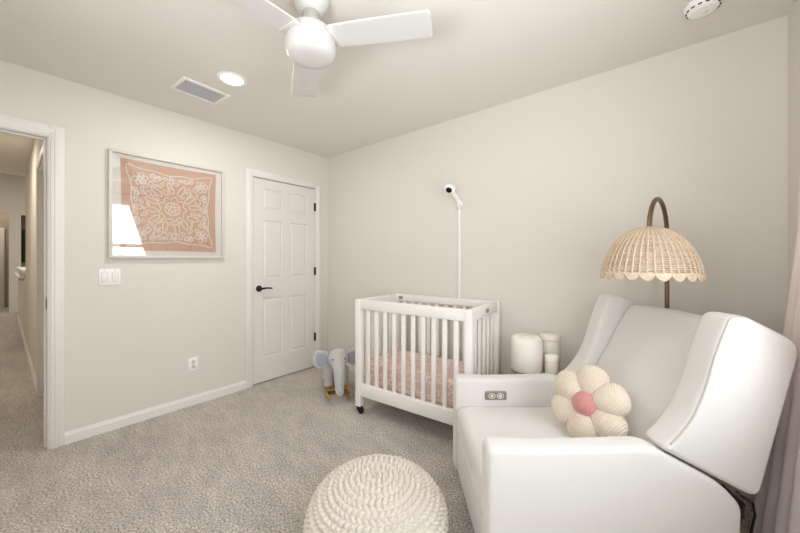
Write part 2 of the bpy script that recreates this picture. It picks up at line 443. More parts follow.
# window with daylight outside
mb = MB(); fx0, fx1 = XR + 0.04, XR + 0.09
mb.box(fx0, fx1, W[0], W[0] + 0.05, W[2], W[3]); mb.box(fx0, fx1, W[1] - 0.05, W[1], W[2], W[3])
mb.box(fx0, fx1, W[0] + 0.05, W[1] - 0.05, W[2], W[2] + 0.05); mb.box(fx0, fx1, W[0] + 0.05, W[1] - 0.05, W[3] - 0.05, W[3])
ym = (W[0] + W[1]) / 2
mb.box(fx0 - 0.006, fx1 + 0.004, ym - 0.03, ym + 0.03, W[2] + 0.05, W[3] - 0.05); mb.box(fx0 + 0.004, fx1 - 0.004, W[0] + 0.05, ym - 0.03, 1.43, 1.48); mb.box(fx0 + 0.004, fx1 - 0.004, ym + 0.03, W[1] - 0.05, 1.43, 1.48)
win = struct(mb.build('window_1', M['plastic'], bevel=0.003), 'white framed window beside the pink curtain', 'window')
mb = MB(); mb.box(fx0 + 0.02, fx0 + 0.026, W[0] + 0.04, W[1] - 0.04, W[2] + 0.04, W[3] - 0.04); mb.build('pane', M['glass'], win)
mb = MB(); mb.box(XR - 0.03, XR + 0.05, W[0] - 0.03, W[1] + 0.03, W[2] - 0.02, W[2] + 0.004); mb.build('window_sill', M['trim'], win, bevel=0.004)

mb = MB(); ga, gb = YF - 0.09, YF - 0.04
mb.box(W2[0], W2[0] + 0.05, ga, gb, W2[2], W2[3]); mb.box(W2[1] - 0.05, W2[1], ga, gb, W2[2], W2[3])
mb.box(W2[0] + 0.05, W2[1] - 0.05, ga, gb, W2[2], W2[2] + 0.05); mb.box(W2[0] + 0.05, W2[1] - 0.05, ga, gb, W2[3] - 0.05, W2[3])
xm = (W2[0] + W2[1]) / 2
mb.box(xm - 0.03, xm + 0.03, ga - 0.004, gb + 0.006, W2[2] + 0.05, W2[3] - 0.05); mb.box(W2[0] + 0.05, xm - 0.03, ga + 0.004, gb - 0.004, 1.43, 1.48); mb.box(xm + 0.03, W2[1] - 0.05, ga + 0.004, gb - 0.004, 1.43, 1.48)
win2 = struct(mb.build('added_window', M['plastic'], bevel=0.003), 'added white framed window, out of view in the wall facing the crib', 'window')
mb = MB(); mb.box(W2[0] + 0.04, W2[1] - 0.04, ga + 0.022, ga + 0.028, W2[2] + 0.04, W2[3] - 0.04); mb.build('pane', M['glass'], win2)
mb = MB(); mb.box(W2[0] - 0.03, W2[1] + 0.03, YF - 0.05, YF + 0.03, W2[2] - 0.02, W2[2] + 0.004); mb.build('window_sill', M['trim'], win2, bevel=0.004)

# ------------------------------------------------------------------ hall beyond the doorway
HY = 0.205; HX = XL - T
mb = MB(); SD = (-4.35, -3.55)   # side door opening in the hall's right wall
mb.box(SD[1], HX, HY, HY + 0.1, 0, ZC); mb.box(SD[0], SD[1], HY, HY + 0.1, 2.03, ZC); mb.box(-7.0, SD[0], HY, HY + 0.1, 0, ZC)
mb.box(-10.3, -7.0, HY, HY + 0.1, 0, 1.04)
struct(mb.build('wall_hall_right', M['wall']), 'long hall wall ending in a half wall with a cap', 'wall')
mb = MB(); mb.box(-10.35, -6.985, HY - 0.03, HY + 0.13, 1.04, 1.075); mb.box(-10.33, -7.0, HY - 0.015, HY + 0.115, 1.01, 1.04)
struct(mb.build('trim_3', M['trim'], bevel=0.004), 'white cap on the half wall at the end of the hall', 'wall cap')
mb = MB()
cy0, cy1 = HY - 0.014, HY + 0.001
mb.box(SD[1], SD[1] + 0.07, cy0, cy1, 0, 2.10); mb.box(SD[0] - 0.07, SD[0], cy0, cy1, 0, 2.10); mb.box(SD[0], SD[1], cy0, cy1, 2.03, 2.10)
mb.box(SD[1] - 0.015, SD[1], HY - 0.001, HY + 0.1, 0, 2.03); mb.box(SD[0], SD[0] + 0.015, HY - 0.001, HY + 0.1, 0, 2.03); mb.box(SD[0], SD[1], HY - 0.001, HY + 0.1, 2.015, 2.03)
struct(mb.build('trim_4', M['trim'], bevel=0.003), 'white casing of a side door in the hall', 'door trim')
mb = MB(); mb.box(SD[0] + 0.016, SD[1] - 0.016, HY + 0.03, HY + 0.07, 0.01, 2.013)
struct(mb.build('door_2', M['door']), 'white side door in the hall wall seen edge on', 'door')
mb = MB(); base_prof(mb, (-10.3, HY, 0), (SD[0] - 0.07, HY, 0), (0, -1, 0), 0.09); base_prof(mb, (SD[1] + 0.07, HY, 0), (HX, HY, 0), (0, -1, 0), 0.09)
struct(mb.build('baseboard_hall', M['trim']), 'white baseboard running down the hall', 'baseboard')
mb = MB(); mb.box(-13.1, HX, -1.0, -0.9, 0, 3.2)
struct(mb.build('wall_hall_left', M['wall']), 'hall wall opposite the half wall', 'wall')
mb = MB(); mb.box(-7.2, HX, -1.0, HY + 0.1, ZC, ZC + 0.1); mb.box(-7.2, -7.0, -1.0, 5.0, ZC + 0.1, 3.2)
struct(mb.build('ceiling_hall', M['ceiling']), 'low hall ceiling beyond the doorway', 'ceiling')
mb = MB(); mb.box(-13.2, -7.0, -1.0, 5.0, 3.2, 3.3)
struct(mb.build('ceiling_loft', M['ceiling']), 'higher ceiling past the end of the hall', 'ceiling')
# far wall with an opening and the corridor behind it
FXW = -11.6
mb = MB(); mb.box(FXW - 0.1, FXW, 0.09, 0.27, 0, 2.26); mb.box(FXW - 0.1, FXW, -0.9, 5.0, 2.26, 3.2); mb.box(FXW - 0.1, FXW, 1.6, 5.0, 0, 2.26)
struct(mb.build('wall_far', M['wall']), 'pale far wall with tall openings at the end of the hall', 'wall')
mb = MB(); mb.box(-12.3, -12.2, 0.27, 1.7, 0, 2.6)
struct(mb.build('wall_alcove', M['taupe']), 'taupe wall behind the far column', 'wall')
mb = MB(); mb.box(-13.2, -13.1, -1.0, 5.0, 0, 3.2); 
struct(mb.build('wall_end', M['taupe']), 'taupe wall inside the far opening', 'wall')
mb = MB(); mb.box(-13.1, -13.06, -0.75, 0.03, 0.0, 2.03)
struct(mb.build('door_3', M['door'], bevel=0.004), 'pale door far away at the end of the hall', 'door')
mb = MB(); mb.box(-10.4, -7.0, 1.5, 1.6, 0, 3.2)
struct(mb.build('wall_stair', M['taupe']), 'taupe wall across the stairwell behind the half wall', 'wall')
mb = MB(); mb.box(-13.1, FXW - 0.1, 0.20, 0.27, 0, 2.6); mb.box(-13.1, -7.0, 5.0, 5.1, 0, 3.2)
struct(mb.build('wall_corridor', M['taupe']), 'side wall of the far corridor', 'wall')
# dark framed screen on the far wall above the half wall
tv = thing('wall_television', 'black flat screen seen above the half wall at the end of the hall', 'television', (-12.2, 0.66, 1.16))
mb = MB(); mb.box(0.0, 0.045, -0.36, 0.55, 0, 0.80); mb.build('housing', M['black'], tv, bevel=0.004)
mb = MB(); mb.box(0.045, 0.047, -0.345, 0.535, 0.015, 0.785); mb.build('screen', M['darkroom'], tv)
# small handrail bracket piece on the half wall
rl = thing('stair_handrail', 'white handrail end on a dark bracket beside the white half wall cap', 'handrail', (-7.3, HY, 0.95))
mb = MB(); mb.tube([(-2.6, -0.045, 0.02), (-0.25, -0.045, 0.02), (-0.05, -0.045, 0.02), (-0.01, -0.03, 0.02), (0.0, -0.002, 0.02)], 0.018, 10); mb.build('rail', M['trim'], rl, smooth=True)
mb = MB(); mb.tube([(-0.3, 0.0, -0.03), (-0.3, -0.045, -0.03), (-0.3, -0.045, 0.01)], 0.006, 8); mb.build('bracket', M['black'], rl, smooth=True)

# ------------------------------------------------------------------ framed print
fy0, fy1, fz0, fz1 = 0.480, 1.266, 1.245, 2.033
pic = thing('framed_print', 'pale framed terracotta print with white looping line drawing', 'picture', (XL, (fy0 + fy1) / 2, fz0))
hw = (fy1 - fy0) / 2; hh = fz1 - fz0; fw = 0.020; fd = 0.032
mb = MB()
for (a, b, c, d) in ((-hw, hw, 0, fw), (-hw, hw, hh - fw, hh), (-hw, -hw + fw, fw, hh - fw), (hw - fw, hw, fw, hh - fw)):
    mb.box(0.001, fd, a, b, c, d)
mb.build('frame', M['frame'], pic, bevel=0.0015)
mb = MB(); mb.box(0.002, 0.012, -hw + fw, hw - fw, fw, hh - fw)
mb.build('mat_board', M['paper'], pic)
mb = MB(); pr = 0.328; pz0 = 0.052; pzh = 0.688; pc = pz0 + pzh / 2
rnd = random.Random(7)
# print: a slightly wobbly inked square
N = 40; per = []
cs = [(-pr, pz0), (pr, pz0), (pr, pz0 + pzh), (-pr, pz0 + pzh)]
for i in range(4):
    a = Vector(cs[i]); b = Vector(cs[(i + 1) % 4])
    for k in range(N):
        t = k / N; p = a + (b - a) * t
        nn = (Vector((0, pc)) - p).normalized()
        per.append(p + nn * (0.006 * math.sin(t * PI) + 0.0015 * rnd.random()))
vs = [(0.013, 0, pc)] + [(0.013, p.x, p.y) for p in per]
mb.add(vs, [(0, 1 + k, 1 + (k + 1) % len(per)) for k in range(len(per))])
mb.cur = 1
strokes = []
def stroke(pts, r=0.0034, closed=False):
    strokes.extend(pts[::3])
    mb.tube([(0.0128, p[0], pc + p[1]) for p in pts], r * 1.3, 6, closed=closed)
def loop(cx, cy, a, b, rot, n=22, point=0.35):
    out = []
    for k in range(n):
        th = 2 * PI * k / n; u = a * math.cos(th); v = b * math.sin(th) * (1 - point * math.cos(th))
        out.append((cx + u * math.cos(rot) - v * math.sin(rot), cy + u * math.sin(rot) + v * math.cos(rot)))
    return out
def spiral(cx, cy, r0, turns, rot, n=26):
    return [(cx + r0 * (1 - 0.75 * k / n) * math.cos(rot + turns * 2 * PI * k / n), cy + r0 * (1 - 0.75 * k / n) * math.sin(rot + turns * 2 * PI * k / n)) for k in range(n + 1)]
# wavy border
E_ = 0.272; bp = []
for i in range(4):
    for k in range(40):
        t = k / 40; s = -E_ + 2 * E_ * t; dip = E_ + 0.022 - 0.036 * math.sin(PI * t) + 0.005 * math.sin(t * 20)
        q = (s * (1 + 0.07), -dip)
        ang = i * PI / 2
        bp.append((q[0] * math.cos(ang) - q[1] * math.sin(ang), (q[0] * math.sin(ang) + q[1] * math.cos(ang)) * 1.04))
stroke(bp, 0.0032, True)
# centre rosette
stroke(loop(0, 0, 0.052, 0.052, 0, 26, 0), closed=True)
for k in range(5):
    a = 2 * PI * k / 5 + 0.3; stroke(loop(0.026 * math.cos(a), 0.026 * math.sin(a), 0.013, 0.012, a, 14, 0), 0.0028, True)
stroke([((0.088 + 0.010 * math.cos(9 * a)) * math.cos(a), (0.088 + 0.010 * math.cos(9 * a)) * math.sin(a)) for a in [2 * PI * k / 90 for k in range(90)]], 0.0030, True)
# radial leaf loops
for k in range(12):
    a = 2 * PI * k / 12 + 0.13 + rnd.uniform(-0.07, 0.07); r = 0.160 + rnd.uniform(-0.012, 0.012)
    stroke(loop(r * math.cos(a), r * math.sin(a), 0.046, 0.017, a + rnd.uniform(-0.25, 0.25)), 0.0032, True)
for k in range(16):
    a = 2 * PI * k / 16 + 0.05; r = 0.225 + 0.03 * abs(math.sin(2 * a)) + rnd.uniform(-0.006, 0.006)
    stroke(loop(r * math.cos(a), r * math.sin(a), 0.030, 0.012, a + PI / 2 * (k % 2) + rnd.uniform(-0.3, 0.3)), 0.0030, True)
# corner blossoms and curls
for sx in (-1, 1):
    for sy in (-1, 1):
        cx, cy = sx * 0.212, sy * 0.212
        for k in range(6):
            a = k * PI / 3 + 0.2; stroke(loop(cx + 0.030 * math.cos(a), cy + 0.030 * math.sin(a), 0.021, 0.017, a, 16), 0.0028, True)
        stroke(loop(cx, cy, 0.013, 0.013, 0, 14, 0), 0.0028, True)
        stroke(spiral(cx - sx * 0.078, cy + sy * 0.030, 0.022, 1.6, 0.4), 0.0028)
        stroke(spiral(cx + sx * 0.028, cy - sy * 0.085, 0.020, 1.6, 2.0), 0.0028)
for k in range(4):
    a = k * PI / 2
    for s in (-0.10, -0.05, 0.0, 0.05, 0.10):
        q = (s, 0.236 + 0.006 * math.sin(s * 60)); stroke(loop(q[0] * math.cos(a) - q[1] * math.sin(a), q[0] * math.sin(a) + q[1] * math.cos(a), 0.016, 0.010, a + rnd.uniform(-.4, .4), 14, 0.1), 0.0027, True)
taken = [(0.0, 0.0, 0.10)] + [(sx * 0.212, sy * 0.212, 0.055) for sx in (-1, 1) for sy in (-1, 1)] + [(p[0], p[1], 0.008) for p in strokes]
tries = 0
while tries < 2500:
    tries += 1; cx = rnd.uniform(-0.262, 0.262); cy = rnd.uniform(-0.262, 0.262); a_ = rnd.choice((0.030, 0.024, 0.017, 0.013)); b_ = a_ * rnd.uniform(0.42, 0.75)
    if all((cx - p) ** 2 + (cy - q) ** 2 > (w_ + a_ * 0.92) ** 2 for p, q, w_ in taken):
        lp = loop(cx, cy, a_, b_, rnd.uniform(0, 2 * PI), 18, rnd.uniform(0, 0.35)); stroke(lp, 0.0027, True); taken.append((cx, cy, a_ * 0.9))
pt = mb.build('print', [M['terracotta'], M['paper']], pic, smooth=False)
mb = MB(); mb.box(0.020, 0.0225, -hw + fw, hw - fw, fw, hh - fw); mb.build('glass_pane', M['glazing'], pic)

# ------------------------------------------------------------------ switch plate and outlets
def wall_plate(name, label, y, z, w, h, kind):
    t = thing(name, label, 'switch plate' if kind == 'switch' else 'outlet', (XL, y, z - h / 2))
    m_ = MB(); m_.box(0, 0.006, -w / 2, w / 2, 0, h); m_.build('face_plate', M['plastic'], t, bevel=0.003)
    if kind == 'switch':
        for s in (-1, 1):
            m_ = MB(); m_.box(0.006, 0.0085, s * 0.029 - 0.018, s * 0.029 + 0.018, h / 2 - 0.034, h / 2 + 0.034)
            r = m_.build('rocker_surround', M['ceramicgrey'], t)
            m_ = MB(); mt = Matrix.Translation((0.0085, s * 0.029, h / 2)) @ Matrix.Rotation(0.10, 4, 'Y')
            m_.box(-0.002, 0.0035, -0.0145, 0.0145, -0.030, 0.030, mt); m_.build('rocker', M['plastic'], r, bevel=0.001)
    else:
        for s in (-1, 1):
            m_ = MB(); m_.lathe([(0.0165, 0), (0.0165, 0.002), (0.014, 0.003)], 20, (0.006, 0, h / 2 + s * 0.020), Matrix.Rotation(PI / 2, 4, 'Y'))
            soc = m_.build('socket', M['ceramicgrey'], t)
            m_ = MB()
            for q in (-0.006, 0.006): m_.box(0.0085, 0.0095, q - 0.001, q + 0.001, h / 2 + s * 0.020 - 0.002, h / 2 + s * 0.020 + 0.008)
            m_.lathe([(0.0025, 0), (0.0025, 0.001)], 10, (0.0086, 0, h / 2 + s * 0.020 - 0.008), Matrix.Rotation(PI / 2, 4, 'Y'))
            m_.build('slot', M['black'], soc)
    for q in ((0,) if kind != 'switch' else (-0.029, 0.029)):
        m_ = MB(); m_.lathe([(0.003, 0), (0.002, 0.001)], 10, (0.006, q, h / 2 if kind != 'switch' else h - 0.014), Matrix.Rotation(PI / 2, 4, 'Y')); m_.build('screw', M['steel'], t)
    return t
wall_plate('light_switch', 'white double rocker switch plate below the framed print', 0.490, 1.108, 0.118, 0.118, 'switch')
wall_plate('power_outlet', 'white double socket low on the wall left of the closed door', 1.024, 0.345, 0.072, 0.115, 'outlet')

# ------------------------------------------------------------------ ceiling: fan, vent, lamp, detector
FC = LD(-0.411, 1.5); fan = thing('ceiling_fan', 'white three-blade ceiling fan with smooth round motor housing', 'ceiling fan', (FC.x, FC.y, ZC))
mb = MB(); mb.lathe([(0.020, -0.068), (0.045, -0.064), (0.072, -0.042), (0.082, -0.015), (0.084, 0)], 40); mb.build('canopy', M['fan'], fan, smooth=True)
mb = MB(); mb.lathe([(0.054, -0.140), (0.054, -0.128), (0.048, -0.122), (0.036, -0.118), (0.033, -0.06)], 32); mb.build('neck', M['fan'], fan, smooth=True)
mb = MB(); mb.lathe([(0.004, -0.281), (0.06, -0.280), (0.090, -0.275), (0.106, -0.262), (0.1125, -0.242), (0.1125, -0.215), (0.106, -0.178), (0.098, -0.156), (0.084, -0.144), (0.05, -0.139), (0.03, -0.138)], 48)
hs = mb.build('motor_housing', M['fan'], fan, smooth=True)
for a in (-2.0, -0.1, 2.1):
    mb = MB(); p = LD(math.cos(a) * 0.1125, math.sin(a) * 0.1125, -0.175); mb.ell(p, (0.004, 0.004, 0.004), n=10, m=6)
    q = mb.build('screw', M['darkmetal'], hs); q['label'] = 'small dark screw'
for adeg in (-10, 110, 230):
    a = math.radians(adeg); d = LD(math.cos(a), math.sin(a)); ang = math.atan2(d.y, d.x)
    mtx = Matrix.Rotation(ang, 4, 'Z') @ Matrix.Translation((0, 0, -0.188)) @ Matrix.Rotation(math.radians(-6), 4, 'X')
    out = roundpoly([(0.098, -0.066), (0.30, -0.072), (0.545, -0.074), (0.556, -0.062), (0.556, 0.062), (0.545, 0.074), (0.30, 0.072), (0.098, 0.066)], 0.02, 5, 0.03)
    mb = MB(); slab(mb, out, -0.004, 0.004, 0.003, seg=2, fr=lambda p, q, r_: mtx @ Vector((p, q, r_)))
    bl = mb.build('blade', M['fan'], fan, smooth=True)
    mb = MB(); mb.box(0.095, 0.128, -0.06, 0.06, -0.008, 0.006, mtx); mb.build('blade_clamp', M['darkmetal'] if adeg == 999 else M['fan'], bl, bevel=0.003)

vt = thing('air_vent', 'white ceiling air vent with grey louvers near the corner', 'vent', (-2.575, 0.897, ZC), math.radians(4))
mb = MB(); a, b = 0.115, 0.155; w = 0.024
for (x0, x1, y0, y1) in ((-a, a, -b, -b + w), (-a, a, b - w, b), (-a, -a + w, -b + w, b - w), (a - w, a, -b + w, b - w)): mb.box(x0, x1, y0, y1, -0.010, 0)
mb.build('vent_frame', M['white'], vt, bevel=0.003)
mb = MB(); mb.box(-a + w, a - w, -b + w, b - w, -0.002, 0); mb.build('backing', M['ventdark'], vt)
mb = MB()
for k in range(6):
    xx = -a + w + (2 * a - 2 * w) * (k + 0.5) / 6
    mb.box(-0.0070, 0.0070, -b + w, b - w, -0.0008, 0.0008, Matrix.Translation((xx, 0, -0.007)) @ Matrix.Rotation(math.radians(-25), 4, 'Y'))
mb.build('louvers', M['louver'], vt)

def downlight(x, y, label, group=None):
    t = thing('ceiling_light', label, 'ceiling light', (x, y, ZC), 0, group)
    m_ = MB(); m_.lathe([(0.066, -0.002), (0.070, -0.006), (0.086, -0.006), (0.092, -0.001), (0.092, 0)], 40); m_.build('trim_ring', M['white'], t, smooth=True)
    m_ = MB(); m_.lathe([(0.070, -0.004), (0.03, -0.0085), (0.002, -0.009)], 36); m_.build('lens', M['lens'], t, smooth=True)
    l = bpy.data.lights.new('downlight_lamp', 'AREA'); l.shape = 'DISK'; l.size = 0.13; l.energy = 9.5; l.color = (1.0, 0.97, 0.93)
    lo = bpy.data.objects.new('downlight_lamp', l); COL.objects.link(lo); lo.location = (x, y, ZC - 0.012)
    return l
downlight(-2.243, 0.970, 'round lit recessed ceiling light beside the air vent')

sd = thing('smoke_detector', 'white round smoke detector on the ceiling above the armchair', 'smoke detector', (0.135, 2.085, ZC))
mb = MB(); mb.lathe([(0.040, -0.040), (0.052, -0.038), (0.062, -0.022), (0.070, -0.012), (0.070, 0)], 36); mb.build('housing', M['plastic'], sd, smooth=True)
mb = MB(); mb.lathe([(0.010, -0.0435), (0.012, -0.040), (0.012, -0.036)], 16, (0.01, 0, 0)); mb.build('test_button', M['ceramicgrey'], sd, smooth=True)
mb = MB()
for k in range(14):
    a = 2 * PI * k / 14; mtx = Matrix.Rotation(a, 4, 'Z'); mb.box(0.0555, 0.062, -0.007, 0.007, -0.030, -0.026, mtx)
mb.build('vent_slots', M['ventdark'], sd)

# ------------------------------------------------------------------ baby camera on the wall
bc = thing('baby_camera', 'slim white baby camera on a wall pole above the crib', 'camera', (-1.348, YB, 0.30))
mb = MB(); mb.box(-0.011, 0.011, -0.014, 0, 0, 1.41); mb.build('cable_channel', M['plastic'], bc, bevel=0.003)
mb = MB(); mb.tube([(0, -0.010, 1.36), (0, -0.012, 1.415), (-0.003, -0.04, 1.44), (-0.008, -0.085, 1.475), (-0.012, -0.125, 1.50)], [0.017, 0.021, 0.020, 0.018, 0.018], 12); mb.build('arm', M['plastic'], bc, smooth=True)
mb = MB(); mb.box(-0.03, 0.03, -0.012, 0, 1.385, 1.42); mb.build('wall_bracket', M['plastic'], bc, bevel=0.004)
hd = MB(); mtx = Matrix.Translation((-0.014, -0.150, 1.508)) @ Matrix.Rotation(math.radians(-48), 4, 'X') @ Matrix.Rotation(math.radians(-10), 4, 'Y') @ Matrix.Scale(1.3, 4)
hd.lathe([(0.012, -0.016), (0.026, -0.015), (0.032, -0.006), (0.033, 0.006), (0.028, 0.014), (0.01, 0.018)], 28, (0, 0, 0), mtx, 1.15, 1.0)
head = hd.build('camera_head', M['plastic'], bc, smooth=True)
mb = MB(); mb.lathe([(0.004, -0.0185), (0.016, -0.018), (0.020, -0.0155), (0.020, -0.012)], 24, (0, 0, 0), mtx); mb.build('lens', M['eye'], head, smooth=True)

# ------------------------------------------------------------------ crib
CA = math.radians(4.3)
CRL, CRD, CRH = 0.99, 0.562, 0.914
crib = thing('crib', 'white slatted mini crib on black casters against the back wall', 'crib', (-1.93, 1.79, 0), CA)
P_ = 0.052
posts = [(0, 0), (CRL - P_, 0), (0, CRD - P_), (CRL - P_, CRD - P_)]
for (px, py) in posts:
    mb = MB(); mb.box(px, px + P_, py, py + P_, 0.062, CRH); mb.build('corner_post', M['crib'], crib, bevel=0.004)
    mb = MB(); cx, cy = px + P_ / 2, py + P_ / 2
    mb.tube([(cx, cy, 0.028), (cx, cy, 0.066)], 0.009, 10)
    mb.box(cx - 0.017, cx + 0.020, cy - 0.017, cy - 0.013, 0.026, 0.056); mb.box(cx - 0.017, cx + 0.020, cy + 0.013, cy + 0.017, 0.026, 0.056); mb.box(cx - 0.017, cx + 0.012, cy - 0.017, cy + 0.017, 0.050, 0.060)
    cb = mb.build('caster', M['black'], crib)
    mb = MB(); mb.lathe([(0.020, -0.0125), (0.0265, -0.009), (0.0265, 0.009), (0.020, 0.0125)], 24, (cx + 0.012, cy, 0.0265), Matrix.Rotation(PI / 2, 4, 'X')); mb.build('wheel', M['rubber'], cb, smooth=True)
rails = [('front', P_, CRL - P_, 0.006, 0.044), ('back', P_, CRL - P_, CRD - 0.044, CRD - 0.006)]
for nm, x0, x1, y0, y1 in rails:
    mb = MB(); mb.box(x0, x1, y0, y1, CRH - (0.076 if nm == 'front' else 0.056), CRH); mb.build('top_rail', M['crib'], crib, bevel=0.004)
    mb = MB(); mb.box(x0, x1, y0, y1, 0.148, 0.245); mb.build('bottom_rail', M['crib'], crib, bevel=0.004)
    n = 10
    for k in range(n):
        cx = x0 + (x1 - x0) * (k + 0.78) / (n + 0.56)
        mb = MB(); mb.box(cx - 0.016, cx + 0.016, (y0 + y1) / 2 - 0.008, (y0 + y1) / 2 + 0.008, 0.235, CRH - 0.05)
        mb.build('slat', M['crib'], crib, bevel=0.003)
for x0, x1, sgn in ((0.006, 0.044, 1), (CRL - 0.044, CRL - 0.006, -1)):
    mb = MB(); mb.box(x0, x1, P_, CRD - P_, CRH - 0.078, CRH); rl_ = mb.build('top_rail', M['crib'], crib, bevel=0.004)
    # oval bolt covers, inside and out
    for xx, dr in (((x0, -1),) if sgn == 1 else ((x1, 1),)):
        mb = MB(); mb.lathe([(0.016, 0), (0.016, 0.003), (0.012, 0.004)], 20, (xx, CRD * 0.52, CRH - 0.038), Matrix.Rotation(dr * PI / 2, 4, 'Y'), 1.0, 1.7)
        q = mb.build('bolt_cover', M['steel'], rl_); q['label'] = 'grey oval bolt cover'
    mb = MB(); mb.box(x0, x1, P_, CRD - P_, 0.148, 0.245); mb.build('bottom_rail', M['crib'], crib, bevel=0.004)
    for k in range(5):
        cy = P_ + (CRD - 2 * P_) * (k + 0.8) / 5.6
        mb = MB(); mb.box((x0 + x1) / 2 - 0.008, (x0 + x1) / 2 + 0.008, cy - 0.016, cy + 0.016, 0.235, CRH - 0.07); mb.build('slat', M['crib'], crib, bevel=0.003)
mb = MB(); mb.lathe([(0.016, 0), (0.016, 0.003), (0.012, 0.004)], 20, (P_ + 0.035, CRD - 0.044, CRH - 0.028), Matrix.Rotation(PI / 2, 4, 'X'), 1.5, 0.9)
q = mb.build('bolt_cover', M['steel'], crib); q['label'] = 'grey oval bolt cover'
mb = MB(); mb.box(0.046, CRL - 0.046, 0.046, CRD - 0.046, 0.20, 0.225)
mb.build('mattress_support', M['crib'], crib)
mt = MB(); slab(mt, roundpoly([(0.058, 0.056), (CRL - 0.058, 0.056), (CRL - 0.058, CRD - 0.056), (0.058, CRD - 0.056)], 0.05, 5, 0.03), 0, 0.195, 0.03, 0, 0.008, fr=lambda a_, b_, d_: Vector((a_, b_, d_)))
mo = mt.build('crib_mattress', M['sheet'], smooth=True, loc=(-1.93, 1.79, 0.226)); mo.rotation_euler = (0, 0, CA)
tag(mo, 'crib mattress in a pink patterned fitted sheet inside the white crib', 'mattress')

# ------------------------------------------------------------------ plush rocking elephant
EL = thing('rocking_elephant', 'grey plush rocking elephant with wooden runners left of the crib', 'toy', (-2.355, 1.955, 0), math.radians(-33))
EL.scale = (1.04, 1.04, 1.04)      # local +x is the way it faces
def remesh(o, vox, it=6):
    md = o.modifiers.new('remesh', 'REMESH'); md.mode = 'VOXEL'; md.voxel_size = vox; md.use_smooth_shade = True
    ms = o.modifiers.new('smooth', 'SMOOTH'); ms.iterations = it; ms.factor = 0.5
    return o
mb = MB(); mb.ell((-0.08, 0, 0.25), (0.155, 0.095, 0.095)); 
for sx in (-0.17, 0.0):
    for sy in (-0.06, 0.06): mb.tube([(sx, sy, 0.22), (sx, sy * 1.15, 0.14), (sx + 0.005, sy * 1.25, 0.075)], [0.05, 0.043, 0.042], 14)
mb.tube([(-0.225, 0, 0.29), (-0.25, 0, 0.24), (-0.252, 0, 0.19)], [0.014, 0.010, 0.012], 8)
remesh(mb.build('body', M['plush'], EL), 0.009)
mb = MB(); mb.ell((0.095, 0, 0.335), (0.082, 0.086, 0.084)); mb.ell((0.145, 0, 0.305), (0.050, 0.056, 0.060))
mb.tube([(0.15, 0, 0.30), (0.188, 0, 0.25), (0.20, 0.0, 0.19), (0.198, 0.0, 0.135), (0.21, 0, 0.098), (0.238, 0, 0.088)], [0.052, 0.048, 0.044, 0.040, 0.037, 0.033], 14)
hd = remesh(mb.build('head', M['plush'], EL), 0.008)
for s in (-1, 1):
    mb = MB(); mtx = Matrix.Translation((0.075, s * 0.135, 0.345)) @ Matrix.Scale(1.2, 4) @ Matrix.Rotation(s * math.radians(-18), 4, 'Z') @ Matrix.Rotation(s * math.radians(24), 4, 'X')
    slab(mb, roundpoly([(-0.075, 0.035), (0.0, 0.055), (0.078, 0.030), (0.060, -0.055), (0.0, -0.085), (-0.055, -0.05)], 0.04, 6, 0.012), -0.012, 0.012, 0.011, 0.004, 0.0, fr=lambda a_, b_, d_: mtx @ Vector((d_, a_, b_)))
    e = mb.build('ear', M['plush'], hd, smooth=True)
    mb = MB(); slab(mb, roundpoly([(-0.055, 0.020), (0.0, 0.036), (0.056, 0.016), (0.043, -0.040), (0.0, -0.062), (-0.04, -0.036)], 0.03, 6, 0.012), 0.010, 0.0145, 0.003, 0, 0.001, fr=lambda a_, b_, d_: mtx @ Vector((d_, a_, b_)))
    q = mb.build('ear_lining', M['plushblue'], hd, smooth=True); q['label'] = 'blue grey ear lining'
    mb = MB(); mb.ell((0.155, s * 0.049, 0.345), (0.008, 0.008, 0.008), n=12, m=8); mb.build('eye', M['eye'], hd, smooth=True)
mb = MB(); mtx = Matrix.Translation((-0.07, 0, 0.268)); mb.ell((-0.07, 0, 0.262), (0.085, 0.100, 0.092)); sd_ = mb.build('saddle', M['saddle'], EL, smooth=True); sd_['label'] = 'brown saddle pad'
for s in (-1, 1):
    pts = []
    for k in range(25):
        t = -1 + 2 * k / 24; pts.append((-0.06 + 0.31 * t, s * 0.09, 0.014 + 0.062 * abs(t) ** 2.4))
    mb = MB()
    vs = []; fs = []
    for i, p in enumerate(pts):
        for dy, dz in ((-0.011, -0.013), (0.011, -0.013), (0.011, 0.013), (-0.011, 0.013)): vs.append((p[0], p[1] + dy, p[2] + dz))
    for i in range(len(pts) - 1):
        for k in range(4): fs.append((i * 4 + k, i * 4 + (k + 1) % 4, (i + 1) * 4 + (k + 1) % 4, (i + 1) * 4 + k))
    fs += [(3, 2, 1, 0), tuple((len(pts) - 1) * 4 + k for k in range(4))]
    mb.add(vs, fs); q = mb.build('runner', M['wood'], EL, bevel=0.003); q['label'] = 'honey wood rocker runner'
mb = MB()
for sx in (-0.17, 0.002): mb.tube([(sx, -0.10, 0.034), (sx, 0.10, 0.034)], 0.011, 10); 
mb.box(-0.20, 0.03, -0.095, 0.095, 0.036, 0.050)
mb.build('footboard', M['wood'], EL)

